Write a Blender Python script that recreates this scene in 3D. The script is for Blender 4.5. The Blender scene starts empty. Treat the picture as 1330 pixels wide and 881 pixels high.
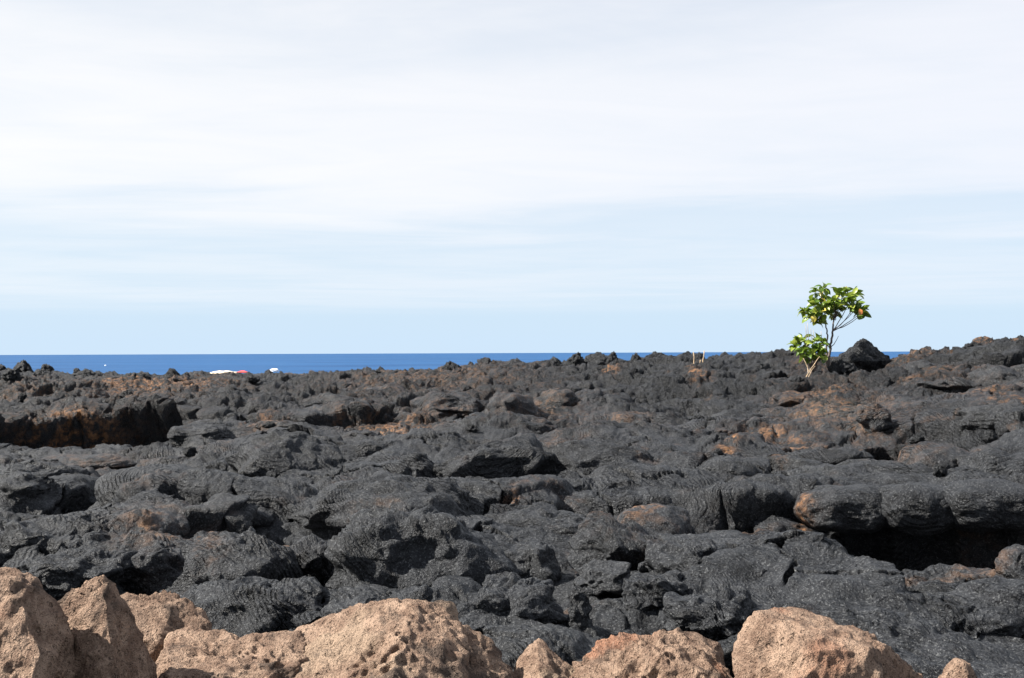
import bpy, bmesh, math, random
import numpy as np
from mathutils import Matrix, Vector, Euler, Quaternion

# ------------------------------------------------------------------ camera, sky, sun, exposure
scene = bpy.context.scene
col = scene.collection
EYE = Vector((0.0, 0.0, 6.0))
FPX = 1478.0                                        # focal length in pixels of the 1330 px wide photograph
cam_d = bpy.data.cameras.new('camera'); cam = bpy.data.objects.new('camera', cam_d); col.objects.link(cam)
cam_d.sensor_width = 36.0; cam_d.lens = 36.0 * FPX / 1330.0
cam_d.clip_start = 0.05; cam_d.clip_end = 60000.0
CAMROT = Matrix.Rotation(math.radians(90.0 + 0.70), 4, 'X') @ Matrix.Rotation(math.radians(-0.22), 4, 'Z')
cam.matrix_world = Matrix.Translation(EYE) @ CAMROT
scene.camera = cam

SUN_EL, SUN_AZ = math.radians(43.0), math.radians(-94.0)    # azimuth clockwise from +Y: from the left
sun_vec = Vector((math.sin(SUN_AZ) * math.cos(SUN_EL), math.cos(SUN_AZ) * math.cos(SUN_EL), math.sin(SUN_EL)))
sd = bpy.data.lights.new('sun', 'SUN'); sd.energy = 5.0; sd.angle = math.radians(0.5); sd.color = (1.0, 0.95, 0.87)
sun = bpy.data.objects.new('sun', sd); col.objects.link(sun)
sun.rotation_euler = sun_vec.to_track_quat('Z', 'Y').to_euler()

world = bpy.data.worlds.new('World'); scene.world = world; world.use_nodes = True
def build_world():
    nt = world.node_tree; N = nt.nodes; L = nt.links; N.clear()
    out = N.new('ShaderNodeOutputWorld'); bg = N.new('ShaderNodeBackground'); L.new(bg.outputs[0], out.inputs[0])
    sky = N.new('ShaderNodeTexSky'); sky.sky_type = 'NISHITA'; sky.sun_disc = False
    sky.sun_elevation = SUN_EL; sky.sun_rotation = SUN_AZ
    sky.altitude = 0; sky.air_density = 1.0; sky.dust_density = 0.3; sky.ozone_density = 1.5
    bg.inputs[1].default_value = 0.050
    tc = N.new('ShaderNodeTexCoord'); sep = N.new('ShaderNodeSeparateXYZ'); L.new(tc.outputs['Generated'], sep.inputs[0])
    def math_(op, a, b=None, clamp=False):
        m = N.new('ShaderNodeMath'); m.operation = op; m.use_clamp = clamp
        for i, v in enumerate((a, b)):
            if v is None: continue
            if isinstance(v, (int, float)): m.inputs[i].default_value = v
            else: L.new(v, m.inputs[i])
        return m.outputs[0]
    el = math_('MAXIMUM', sep.outputs[2], 0.012)
    # a thin cloud sheet seen in perspective: direction / elevation gives its plane coordinates
    px = math_('DIVIDE', sep.outputs[0], el); py = math_('DIVIDE', sep.outputs[1], el)
    cmb = N.new('ShaderNodeCombineXYZ'); L.new(px, cmb.inputs[0]); L.new(py, cmb.inputs[1])
    def noise(scale, detail, rough, off, dist=0.0, sc=(1, 1, 1)):
        mp = N.new('ShaderNodeMapping'); mp.inputs['Location'].default_value = off; mp.inputs['Scale'].default_value = sc
        L.new(cmb.outputs[0], mp.inputs[0])
        n = N.new('ShaderNodeTexNoise'); L.new(mp.outputs[0], n.inputs['Vector'])
        n.inputs['Scale'].default_value = scale; n.inputs['Detail'].default_value = detail
        n.inputs['Roughness'].default_value = rough; n.inputs['Distortion'].default_value = dist
        return n.outputs[0]
    n1 = noise(0.32, 7, 0.56, (3.1, 1.7, 0), 0.5, (0.75, 1, 1))
    n2 = noise(1.3, 6, 0.6, (9.2, 4.4, 0), 0.8, (0.6, 1, 1))
    nn = math_('ADD', math_('MULTIPLY', n1, 0.75), math_('MULTIPLY', n2, 0.25))
    # the sheet thins out where its plane is far away (its edge lies out over the sea)
    dist = math_('DIVIDE', 1.0, el)
    edge = N.new('ShaderNodeMapRange'); edge.interpolation_type = 'SMOOTHSTEP'
    wob = math_('ADD', dist, math_('MULTIPLY', math_('SUBTRACT', n1, 0.5), 14.0))
    L.new(wob, edge.inputs[0]); edge.inputs[1].default_value = 3.2; edge.inputs[2].default_value = 10.5
    edge.inputs[3].default_value = 1.0; edge.inputs[4].default_value = 0.10
    gone = N.new('ShaderNodeMapRange'); gone.interpolation_type = 'SMOOTHERSTEP'; L.new(dist, gone.inputs[0]); gone.inputs[1].default_value = 5.0; gone.inputs[2].default_value = 34.0
    gone.inputs[3].default_value = 1.0; gone.inputs[4].default_value = 0.0
    dens = N.new('ShaderNodeMapRange'); dens.interpolation_type = 'SMOOTHSTEP'
    L.new(nn, dens.inputs[0]); dens.inputs[1].default_value = 0.30; dens.inputs[2].default_value = 0.66
    dens.inputs[3].default_value = 0.17; dens.inputs[4].default_value = 0.46
    tau = math_('MULTIPLY', math_('MULTIPLY', math_('MULTIPLY', dens.outputs[0], edge.outputs[0]), gone.outputs[0]), dist)   # slant path through the sheet
    alpha = math_('SUBTRACT', 1.0, math_('EXPONENT', math_('MULTIPLY', tau, -1.15)), True)
    mix = N.new('ShaderNodeMix'); mix.data_type = 'RGBA'; L.new(alpha, mix.inputs[0])
    haze = N.new('ShaderNodeMix'); haze.data_type = 'RGBA'                    # sea haze: a longer path through it lower down
    L.new(math_('EXPONENT', math_('MULTIPLY', el, -2.6)), haze.inputs[0]); L.new(sky.outputs[0], haze.inputs[6]); haze.inputs[7].default_value = (4.80, 6.10, 7.47, 1)
    L.new(haze.outputs[2], mix.inputs[6])
    # cloud droplets scatter forward: whiter and warmer toward the sun
    dot = N.new('ShaderNodeVectorMath'); dot.operation = 'DOT_PRODUCT'; L.new(tc.outputs['Generated'], dot.inputs[0]); dot.inputs[1].default_value = sun_vec
    fw = N.new('ShaderNodeMapRange'); L.new(dot.outputs['Value'], fw.inputs[0]); fw.inputs[1].default_value = -0.35; fw.inputs[2].default_value = 0.6
    cc = N.new('ShaderNodeMix'); cc.data_type = 'RGBA'; L.new(fw.outputs[0], cc.inputs[0]); cc.inputs[6].default_value = (7.17, 7.25, 7.77, 1); cc.inputs[7].default_value = (8.34, 8.12, 7.90, 1)
    L.new(cc.outputs[2], mix.inputs[7])
    L.new(mix.outputs[2], bg.inputs[0])
build_world()
vs = scene.view_settings; vs.view_transform = 'Standard'; vs.look = 'None'; vs.exposure = 1.40; vs.gamma = 1.0; vs.use_curve_mapping = False

# ------------------------------------------------------------------ helpers
rng = np.random.default_rng(7); random.seed(7)
def pixel_dir(px, py):
    d = CAMROT.to_3x3() @ Vector(((px - 665.0) / FPX, -(py - 440.5) / FPX, -1.0))
    return d.normalized()

_perm = np.random.default_rng(11).permutation(256); _perm = np.concatenate([_perm, _perm, _perm]).astype(np.int32)
_g2 = np.stack([np.cos(np.arange(256) * 2.39996), np.sin(np.arange(256) * 2.39996)], 1).astype(np.float32)
_g3 = np.random.default_rng(5).normal(size=(256, 3)); _g3 = (_g3 / np.linalg.norm(_g3, axis=1, keepdims=True)).astype(np.float32)
def perlin2(x, y, seed=0):
    x = np.asarray(x, np.float32) + seed * 17.31; y = np.asarray(y, np.float32) + seed * 7.77
    fx = np.floor(x); fy = np.floor(y); X = fx.astype(np.int32) & 255; Y = fy.astype(np.int32) & 255
    x = x - fx; y = y - fy
    u = x * x * x * (x * (x * 6 - 15) + 10); v = y * y * y * (y * (y * 6 - 15) + 10)
    def g(dx, dy):
        G = _g2[_perm[_perm[X + dx] + Y + dy]]
        return G[..., 0] * (x - dx) + G[..., 1] * (y - dy)
    a = g(0, 0); b = g(1, 0); c = g(0, 1); d = g(1, 1)
    return 1.5 * ((a + u * (b - a)) * (1 - v) + (c + u * (d - c)) * v)
def perlin3(x, y, z, seed=0):
    x = np.asarray(x, np.float32) + seed * 13.7; y = np.asarray(y, np.float32) + seed * 5.3; z = np.asarray(z, np.float32) + seed * 3.1
    fx = np.floor(x); fy = np.floor(y); fz = np.floor(z)
    X = fx.astype(np.int32) & 255; Y = fy.astype(np.int32) & 255; Z = fz.astype(np.int32) & 255
    x = x - fx; y = y - fy; z = z - fz
    u = x * x * x * (x * (x * 6 - 15) + 10); v = y * y * y * (y * (y * 6 - 15) + 10); w = z * z * z * (z * (z * 6 - 15) + 10)
    r = 0
    for dx in (0, 1):
        for dy in (0, 1):
            for dz in (0, 1):
                G = _g3[_perm[_perm[_perm[X + dx] + Y + dy] + Z + dz]]
                val = G[..., 0] * (x - dx) + G[..., 1] * (y - dy) + G[..., 2] * (z - dz)
                r = r + val * (u if dx else 1 - u) * (v if dy else 1 - v) * (w if dz else 1 - w)
    return 1.5 * r
def fbm2(x, y, oct=4, seed=0, gain=0.5):
    r = 0; a = 1.0; f = 1.0
    for i in range(oct):
        r = r + a * perlin2(x * f, y * f, seed + i); a *= gain; f *= 2.03
    return r
def fbm3(x, y, z, oct=4, seed=0, gain=0.5):
    r = 0; a = 1.0; f = 1.0
    for i in range(oct):
        r = r + a * perlin3(x * f, y * f, z * f, seed + i); a *= gain; f *= 2.03
    return r
def worley2(x, y, seed=0):
    """F1, F2 and a per-cell random number"""
    x = np.asarray(x, np.float32); y = np.asarray(y, np.float32)
    cx = np.floor(x).astype(np.int32); cy = np.floor(y).astype(np.int32)
    f1 = np.full(x.shape, 9.0, np.float32); f2 = f1.copy(); cid = np.zeros(x.shape, np.float32)
    for dx in (-1, 0, 1):
        for dy in (-1, 0, 1):
            gx = cx + dx; gy = cy + dy
            h = _perm[_perm[(gx + seed * 31) & 255] + (gy & 255)]; h2 = _perm[h + 97]; h3 = _perm[h2 + 53]
            d = np.hypot(gx + h / 255.0 - x, gy + h2 / 255.0 - y)
            near = d < f1
            f2 = np.where(near, f1, np.minimum(f2, d)); cid = np.where(near, h3 / 255.0, cid); f1 = np.where(near, d, f1)
    return f1, f2, cid
def worley3(p, seed=0):
    c = np.floor(p).astype(np.int32); f1 = np.full(len(p), 9.0, np.float32); rad = np.zeros(len(p), np.float32)
    for dx in (-1, 0, 1):
        for dy in (-1, 0, 1):
            for dz in (-1, 0, 1):
                g = c + (dx, dy, dz)
                h = _perm[_perm[_perm[(g[:, 0] + seed * 31) & 255] + (g[:, 1] & 255)] + (g[:, 2] & 255)]
                h2 = _perm[h + 97]; h3 = _perm[h2 + 53]; h4 = _perm[h3 + 29]
                d = np.sqrt((g[:, 0] + h / 255 - p[:, 0]) ** 2 + (g[:, 1] + h2 / 255 - p[:, 1]) ** 2 + (g[:, 2] + h3 / 255 - p[:, 2]) ** 2)
                near = d < f1; rad = np.where(near, h4 / 255, rad); f1 = np.where(near, d, f1)
    return f1, rad
def sstep(a, b, x):
    t = np.clip((x - a) / (b - a), 0, 1); return t * t * (3 - 2 * t)

def tag(o, label=None, cat=None, group=None, kind=None):
    for k, v in (('label', label), ('category', cat), ('group', group), ('kind', kind)):
        if v: o[k] = v
    return o
def np_mesh(name, verts, faces, smooth=True):
    """faces: (n,3) or (n,4) integer array"""
    me = bpy.data.meshes.new(name); verts = np.ascontiguousarray(verts, np.float32); faces = np.ascontiguousarray(faces, np.int32)
    n, k = faces.shape
    me.vertices.add(len(verts)); me.vertices.foreach_set('co', verts.ravel())
    me.loops.add(n * k); me.loops.foreach_set('vertex_index', faces.ravel())
    me.polygons.add(n); me.polygons.foreach_set('loop_start', np.arange(0, n * k, k, dtype=np.int32))
    me.polygons.foreach_set('use_smooth', np.full(n, smooth))
    me.update(calc_edges=True)
    return me
def link(name, me, mat=None, parent=None, loc=None, rot=None):
    o = bpy.data.objects.new(name, me); col.objects.link(o)
    if mat is not None and not me.materials: me.materials.append(mat)
    if parent: o.parent = parent
    if loc is not None: o.location = loc
    if rot is not None: o.rotation_euler = rot
    return o
def empty(name, loc):
    o = bpy.data.objects.new(name, None); col.objects.link(o); o.location = loc; o.empty_display_size = 0.2; return o

# ------------------------------------------------------------------ materials
class NT:
    def __init__(s, name):
        s.m = bpy.data.materials.new(name); s.m.use_nodes = True; s.nt = s.m.node_tree; s.N = s.nt.nodes; s.L = s.nt.links
        s.b = s.N['Principled BSDF']; s.out = s.N['Material Output']
    def node(s, t, **kw):
        n = s.N.new(t)
        for k, v in kw.items(): setattr(n, k, v)
        return n
    def put(s, sock, v):
        if v is None: return
        if hasattr(v, 'is_linked') or isinstance(v, bpy.types.NodeSocket): s.L.new(v, sock)
        else: sock.default_value = v
    def noise(s, vec, scale, detail=4, rough=0.55, dist=0.0):
        n = s.node('ShaderNodeTexNoise'); s.put(n.inputs['Vector'], vec)
        n.inputs['Scale'].default_value = scale; n.inputs['Detail'].default_value = detail; n.inputs['Roughness'].default_value = rough; n.inputs['Distortion'].default_value = dist
        return n.outputs[0]
    def voro(s, vec, scale, feature='F1', rnd=1.0):
        n = s.node('ShaderNodeTexVoronoi', feature=feature); s.put(n.inputs['Vector'], vec); n.inputs['Scale'].default_value = scale; n.inputs['Randomness'].default_value = rnd
        return n.outputs[0]
    def ramp(s, v, a, b, lo=0.0, hi=1.0):
        n = s.node('ShaderNodeMapRange', interpolation_type='SMOOTHSTEP'); s.put(n.inputs[0], v)
        for i, x in enumerate((a, b, lo, hi)): n.inputs[i + 1].default_value = x
        return n.outputs[0]
    def math(s, op, a, b=None, clamp=False):
        n = s.node('ShaderNodeMath', operation=op, use_clamp=clamp); s.put(n.inputs[0], a); s.put(n.inputs[1], b); return n.outputs[0]
    def mix(s, f, a, b, blend='MIX'):
        n = s.node('ShaderNodeMix', data_type='RGBA', blend_type=blend); s.put(n.inputs[0], f)
        s.put(n.inputs[6], a if not isinstance(a, tuple) else (*a, 1)); s.put(n.inputs[7], b if not isinstance(b, tuple) else (*b, 1)); return n.outputs[2]
    def bump(s, h, dist, strength=1.0, normal=None):
        n = s.node('ShaderNodeBump'); s.put(n.inputs['Height'], h); n.inputs['Distance'].default_value = dist; n.inputs['Strength'].default_value = strength
        s.put(n.inputs['Normal'], normal); return n.outputs[0]
    def attr(s, name):
        n = s.node('ShaderNodeAttribute'); n.attribute_name = name; return n.outputs['Fac']
    def fin(s, color=None, rough=None, normal=None, spec=None):
        s.put(s.b.inputs['Base Color'], (*color, 1) if isinstance(color, tuple) else color)
        s.put(s.b.inputs['Roughness'], rough); s.put(s.b.inputs['Normal'], normal); s.put(s.b.inputs['Specular IOR Level'], spec)
        return s.m

def lava_material():
    t = NT('lava'); pos = t.node('ShaderNodeNewGeometry').outputs['Position']
    rust = t.attr('rust'); ash = t.attr('ash')
    big = t.noise(pos, 0.55, 4, 0.6); mid = t.noise(pos, 3.2, 5, 0.65); fine = t.noise(pos, 20, 4, 0.72); grit = t.noise(pos, 52, 3, 0.75)
    c = t.mix(t.ramp(mid, 0.36, 0.64), (0.005, 0.0058, 0.0075), (0.0215, 0.0235, 0.0275))
    c = t.mix(t.ramp(big, 0.52, 0.72, 0, 0.6), c, (0.018, 0.019, 0.020))
    c = t.mix(t.ramp(ash, 0.35, 1.0, 0, 0.6), c, (0.034, 0.032, 0.026))
    # gritty crust: pale glassy flecks and dark pinholes
    c = t.mix(t.ramp(fine, 0.50, 0.68, 0, 0.6), c, (0.056, 0.059, 0.064))
    c = t.mix(t.ramp(grit, 0.54, 0.66, 0, 0.8), c, (0.135, 0.139, 0.143))
    c = t.mix(t.ramp(grit, 0.46, 0.34, 0, 0.85), c, (0.010, 0.010, 0.012))
    rr = t.math('MULTIPLY', t.math('MULTIPLY', t.math('MULTIPLY', rust, 1.7), t.ramp(t.noise(pos, 2.2, 3, 0.6), 0.36, 0.54)), t.ramp(t.noise(pos, 7, 5, 0.72), 0.42, 0.58), True)
    rc = t.mix(t.ramp(t.noise(pos, 9, 3, 0.6), 0.35, 0.68), (0.115, 0.062, 0.036), (0.30, 0.160, 0.080))
    rc = t.mix(t.ramp(grit, 0.45, 0.33, 0, 0.7), rc, (0.06, 0.035, 0.024))
    c = t.mix(rr, c, rc)
    flow = t.attr('flow')
    def cords(wl):
        sn = t.math('ABSOLUTE', t.math('SINE', t.math('MULTIPLY', t.math('ADD', flow, t.math('MULTIPLY', t.noise(pos, 4, 4, 0.65), 0.22)), math.pi / wl)))
        return t.math('POWER', sn, 0.7)
    h1 = t.math('MULTIPLY', cords(0.085), t.ramp(t.noise(pos, 0.9, 3, 0.6), 0.43, 0.60))
    h2 = t.math('MULTIPLY', cords(0.043), t.ramp(t.noise(pos, 1.3, 3, 0.6), 0.52, 0.36))
    n0 = t.bump(h1, 0.038, 1.0); n0 = t.bump(h2, 0.014, 1.0, n0)
    n1 = t.bump(t.math('ADD', t.math('MULTIPLY', fine, 0.55), t.math('MULTIPLY', grit, 0.28)), 0.066, 1.0, n0)
    crag = t.math('MULTIPLY', t.noise(pos, 7, 6, 0.72), t.ramp(t.attr('rough'), 0.1, 0.9))
    n1 = t.bump(crag, 0.16, 1.0, n1)
    return t.fin(c, t.ramp(mid, 0.3, 0.7, 0.42, 0.62), n1, 0.24)

def tan_material():
    t = NT('tan_basalt'); pos = t.node('ShaderNodeTexCoord').outputs['Object']
    big = t.noise(pos, 2.6, 5, 0.65, 0.6); mid = t.noise(pos, 9, 5, 0.65); fine = t.noise(pos, 45, 4, 0.7); grit = t.noise(pos, 150, 2, 0.7)
    pale = t.attr('pale'); red = t.attr('red')
    c = t.mix(t.ramp(mid, 0.34, 0.66), (0.169, 0.108, 0.077), (0.357, 0.248, 0.180))
    c = t.mix(t.ramp(red, 0.15, 0.9, 0, 0.75), c, (0.327, 0.162, 0.101))
    c = t.mix(t.ramp(pale, 0.2, 0.9, 0, 0.8), c, (0.357, 0.269, 0.193))
    c = t.mix(t.ramp(big, 0.50, 0.61, 0, 0.85), c, (0.057, 0.044, 0.037))                       # grey weathered crust
    c = t.mix(t.ramp(fine, 0.54, 0.70, 0, 0.5), c, (0.416, 0.307, 0.228))
    c = t.mix(t.ramp(fine, 0.44, 0.30, 0, 0.7), c, (0.059, 0.040, 0.031))
    c = t.mix(t.ramp(grit, 0.44, 0.32, 0, 0.7), c, (0.040, 0.029, 0.023))
    v1 = t.voro(pos, 26); v2 = t.voro(pos, 62)
    patch = t.ramp(t.noise(pos, 4, 3, 0.6), 0.40, 0.56)
    h1 = t.math('MULTIPLY', t.ramp(v1, 0.36, 0.14), patch)
    h2 = t.ramp(v2, 0.38, 0.18)
    n0 = t.bump(t.math('ADD', t.math('MULTIPLY', fine, 0.6), t.math('MULTIPLY', grit, 0.3)), 0.045, 1.0)
    n1 = t.bump(h1, -0.016, 1.0, n0); n2 = t.bump(h2, -0.006, 1.0, n1)
    return t.fin(c, 0.9, n2, 0.15)

def simple(name, color, rough=0.8, var=0.25, scale=8.0, spec=0.3):
    t = NT(name); pos = t.node('ShaderNodeTexCoord').outputs['Object']
    n = t.noise(pos, scale, 4, 0.6)
    c = t.mix(t.ramp(n, 0.3, 0.7), tuple(x * (1 - var) for x in color), tuple(min(1, x * (1 + var)) for x in color))
    return t.fin(c, rough, t.bump(n, 0.01, 0.6), spec)
def leaf_material(name, color, tip):
    t = NT(name); oi = t.node('ShaderNodeObjectInfo'); pos = t.node('ShaderNodeTexCoord').outputs['Object']
    sx = t.node('ShaderNodeSeparateXYZ'); t.L.new(pos, sx.inputs[0])
    c = t.mix(t.ramp(oi.outputs['Random'], 0.0, 1.0), color, tip)
    rib = t.ramp(t.math('ABSOLUTE', sx.outputs[0]), 0.009, 0.002, 0, 0.5)
    c = t.mix(rib, c, (0.30, 0.34, 0.10))
    c = t.mix(t.ramp(t.noise(pos, 22, 3, 0.6), 0.55, 0.75, 0, 0.35), c, (0.22, 0.22, 0.05))
    m = t.fin(c, 0.38, None, 0.5)
    tr = t.node('ShaderNodeBsdfTranslucent'); t.L.new(c, tr.inputs[0])
    ms = t.node('ShaderNodeMixShader'); ms.inputs[0].default_value = 0.30
    t.L.new(t.b.outputs[0], ms.inputs[1]); t.L.new(tr.outputs[0], ms.inputs[2]); t.L.new(ms.outputs[0], t.out.inputs[0])
    return m
def sea_material():
    t = NT('sea_water'); pos = t.node('ShaderNodeNewGeometry').outputs['Position']
    mp = t.node('ShaderNodeMapping'); t.L.new(pos, mp.inputs[0]); mp.inputs['Scale'].default_value = (0.45, 1, 1)
    w1 = t.noise(mp.outputs[0], 0.05, 5, 0.65); w2 = t.noise(mp.outputs[0], 0.008, 5, 0.6)
    c = t.mix(t.ramp(w2, 0.35, 0.65), (0.015, 0.064, 0.165), (0.021, 0.080, 0.195))
    c = t.mix(t.ramp(w1, 0.58, 0.70, 0, 0.45), c, (0.05, 0.12, 0.25))
    c = t.mix(t.ramp(t.noise(mp.outputs[0], 0.022, 4, 0.65), 0.48, 0.34, 0, 0.6), c, (0.009, 0.040, 0.115))
    return t.fin(c, 0.75, t.bump(w1, 3.0, 0.6), 0.12)
M = dict(lava=lava_material(), tan=tan_material(), sea=sea_material(),
         bark=simple('bark', (0.105, 0.085, 0.078)), dead=simple('dead_wood', (0.42, 0.31, 0.20)), palestem=simple('pale_bark', (0.34, 0.29, 0.25)),
         litter=simple('dry_leaves', (0.26, 0.145, 0.085), var=0.5), foam=simple('foam', (0.82, 0.84, 0.86), spec=0.2), sand=simple('coral_sand', (0.62, 0.52, 0.40), 0.95, 0.3, 1.5),
         red=simple('red_nylon', (0.62, 0.075, 0.06), 0.6, 0.1), pole=simple('grey_pole', (0.4, 0.4, 0.4), 0.5, 0.1),
         leaf=leaf_material('leaf_green', (0.060, 0.125, 0.014), (0.170, 0.250, 0.026)), leaf_y=leaf_material('leaf_yellow', (0.55, 0.42, 0.06), (0.62, 0.52, 0.10)),
         leaf_o=leaf_material('leaf_orange', (0.50, 0.17, 0.05), (0.55, 0.22, 0.06)), leaf_b=leaf_material('leaf_lime', (0.24, 0.32, 0.045), (0.34, 0.40, 0.07)))

# ------------------------------------------------------------------ the shape of the land (drop below eye level, metres)
RN = np.log(np.array([1.0, 4, 6, 8, 10, 12, 16, 22, 30, 38, 45, 60, 90, 150, 200, 250, 300, 420]))
SN = np.array([-1.1, -0.45, -0.30, -0.20, -0.10, 0.0, 0.10, 0.17, 0.24, 0.31, 0.38, 0.45, 1.1])
DT = np.array([
    [1.7, 1.8, 2.1, 2.3, 2.35, 2.3, 2.15, 1.95, 1.5, 1.23, 1.07, 0.95, 1.3, 2.6, 3.5, 4.5, 6, 8],
    [1.7, 1.8, 2.1, 2.3, 2.35, 2.3, 2.15, 1.95, 1.5, 1.23, 1.07, 1.08, 1.4, 2.8, 3.6, 4.5, 6, 8],
    [1.7, 1.8, 2.1, 2.3, 2.35, 2.3, 2.15, 1.9, 1.46, 1.28, 1.2, 1.29, 1.6, 2.4, 3.2, 4.3, 6, 8],
    [1.7, 1.8, 2.1, 2.3, 2.35, 2.28, 2.1, 1.86, 1.4, 1.28, 1.24, 1.4, 1.6, 2.3, 3.1, 4.2, 6, 8],
    [1.7, 1.8, 2.1, 2.3, 2.35, 2.26, 2.06, 1.8, 1.32, 1.06, 0.95, 1.18, 1.7, 2.9, 3.6, 4.6, 6, 8],
    [1.7, 1.8, 2.1, 2.3, 2.33, 2.25, 2.05, 1.75, 1.25, 0.864, 0.62, 0.9, 2, 3.5, 4, 5, 6, 8],
    [1.7, 1.8, 2.1, 2.3, 2.32, 2.24, 2.04, 1.72, 1.18, 0.748, 0.51, 0.9, 2.2, 3.8, 4.2, 5.2, 6, 8],
    [1.7, 1.8, 2.1, 2.3, 2.31, 2.22, 2.02, 1.7, 1.1, 0.596, 0.32, 0.9, 2.3, 4, 4.5, 5.2, 6, 8],
    [1.7, 1.8, 2.1, 2.3, 2.3, 2.2, 2.02, 1.66, 1.02, 0.416, 0.14, 1, 2.4, 4, 4.5, 5.2, 6, 8],
    [1.7, 1.8, 2.1, 2.3, 2.28, 2.18, 2, 1.6, 0.92, 0.566, 0.7, 1.1, 2.5, 4, 4.5, 5.2, 6, 8],
    [1.7, 1.8, 2.1, 2.3, 2.27, 2.16, 1.92, 1.46, 0.7, 0.23, 0.4, 1, 2.5, 4, 4.5, 5.2, 6, 8],
    [1.7, 1.8, 2.1, 2.3, 2.25, 2.15, 1.85, 1.32, 0.48, -0.23, -0.14, 0.6, 2.2, 4, 4.5, 5.2, 6, 8],
    [1.7, 1.8, 2.1, 2.3, 2.25, 2.15, 1.8, 1.2, 0.3, -0.8, -0.9, 0.2, 2, 4, 4.5, 5.2, 6, 8]])
def land(x, y):
    r = np.hypot(x, y); s = np.clip(x / np.maximum(y, 1e-3), -1.1, 1.1); lr = np.log(np.maximum(r, 1.0))
    i = np.clip(np.searchsorted(SN, s) - 1, 0, len(SN) - 2); j = np.clip(np.searchsorted(RN, lr) - 1, 0, len(RN) - 2)
    fs = (s - SN[i]) / (SN[i + 1] - SN[i]); fr = np.clip((lr - RN[j]) / (RN[j + 1] - RN[j]), 0, 1)
    d = (DT[i, j] * (1 - fs) + DT[i + 1, j] * fs) * (1 - fr) + (DT[i, j + 1] * (1 - fs) + DT[i + 1, j + 1] * fs) * fr
    return EYE.z - d
def spot(px, py, r=None):
    """a point on the land: where that sight line meets it, or at distance r along that bearing"""
    d = pixel_dir(px, py)
    if r is None:
        rr = np.exp(np.linspace(math.log(5.5), math.log(260), 3000)); h = math.hypot(d.x, d.y)
        X = rr * d.x / h; Y = rr * d.y / h; diff = EYE.z + rr * d.z / h - land(X, Y)
        k = np.argmax(diff <= 0) if (diff <= 0).any() else int(np.argmin(np.where(rr < 70, diff, 9)))
        r = float(rr[k])
    h = math.hypot(d.x, d.y)
    return d.x / h * r, d.y / h * r, r

# oxidised patches: (px, py, half width px, half depth px, strength, ashiness)
STAINS = [(200, 504, 75, 8, 1.3, .4), (240, 488, 40, 4, .9, .3), (350, 489, 70, 3, 1.4, 0), (450, 489, 50, 3.5, 1.4, 0), (95, 539, 60, 4, 1.0, .2), (30, 520, 50, 5, .3, .3),
          (345, 552, 22, 9, .6, .6), (510, 548, 60, 9, .7, .6), (560, 563, 40, 5, .8, .2), (700, 535, 60, 12, .2, .7), (770, 560, 70, 20, .25, .6),
          (1000, 578, 40, 8, .9, .2), (1045, 584, 50, 6, .9, .2), (955, 601, 10, 6, 1.0, 0), (1014, 616, 8, 8, 1.2, 0), (1090, 545, 70, 25, .35, .9),
          (1200, 608, 45, 14, .75, .3), (1060, 520, 50, 14, .5, .8), (1300, 450, 60, 6, .9, .5), (1270, 520, 40, 8, .6, .2), (1320, 540, 30, 10, .5, .2),
          (590, 480, 40, 5, .5, .8), (790, 492, 12, 5, .9, 0), (905, 493, 14, 7, .9, .3), (270, 745, 26, 18, .95, .2), (190, 735, 40, 22, .35, .7), (380, 745, 40, 14, .35, .6),
          (770, 738, 14, 26, .9, 0), (830, 715, 40, 10, .5, .3), (660, 686, 8, 5, 1, 0), (1050, 690, 8, 5, .8, 0), (960, 700, 90, 12, .12, .6), (1240, 760, 60, 14, .2, .6),
          (1170, 475, 60, 6, .4, .7), (1100, 480, 50, 6, .6, .6), (550, 495, 120, 8, .3, .5), (130, 600, 90, 16, .15, .5), (1230, 500, 60, 8, .4, .5), (700, 600, 60, 12, .1, .4), (60, 500, 60, 6, .4, .6)]
def stain_fields(x, y):
    rust = np.zeros(x.shape, np.float32); ash = np.zeros(x.shape, np.float32)
    wx = x + 0.25 * perlin2(x * 1.3, y * 1.3, 61); wy = y + 0.35 * perlin2(x * 1.3, y * 1.3, 62)
    for (px, py, a, b, k, k2) in STAINS:
        cx, cy, r = spot(px, py); A = a * r / FPX
        r0 = spot(px, py + b)[2]; r1 = spot(px, max(py - b, 462))[2]; B = min(max((r1 - r0) * .5, A * 0.4), A * 3.5)
        c, s = cy / r, cx / r
        dx = wx - cx; dy = wy - cy; u = dx * c - dy * s; v = dx * s + dy * c
        q = np.exp(-((u / A) ** 2 + (v / B) ** 2) * 1.1)
        np.maximum(rust, k * q, out=rust); np.maximum(ash, k2 * q, out=ash)
    rust += 0.10 * sstep(0.4, 0.85, fbm2(x * 0.8, y * 0.8, 3, 70)); ash += 0.35 * sstep(0.3, 0.85, fbm2(x * 0.35, y * 0.35, 3, 75))
    return rust, ash
def set_attr(me, name, arr):
    a = me.attributes.new(name, 'FLOAT', 'POINT'); a.data.foreach_set('value', np.ascontiguousarray(arr, np.float32).ravel())

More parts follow.
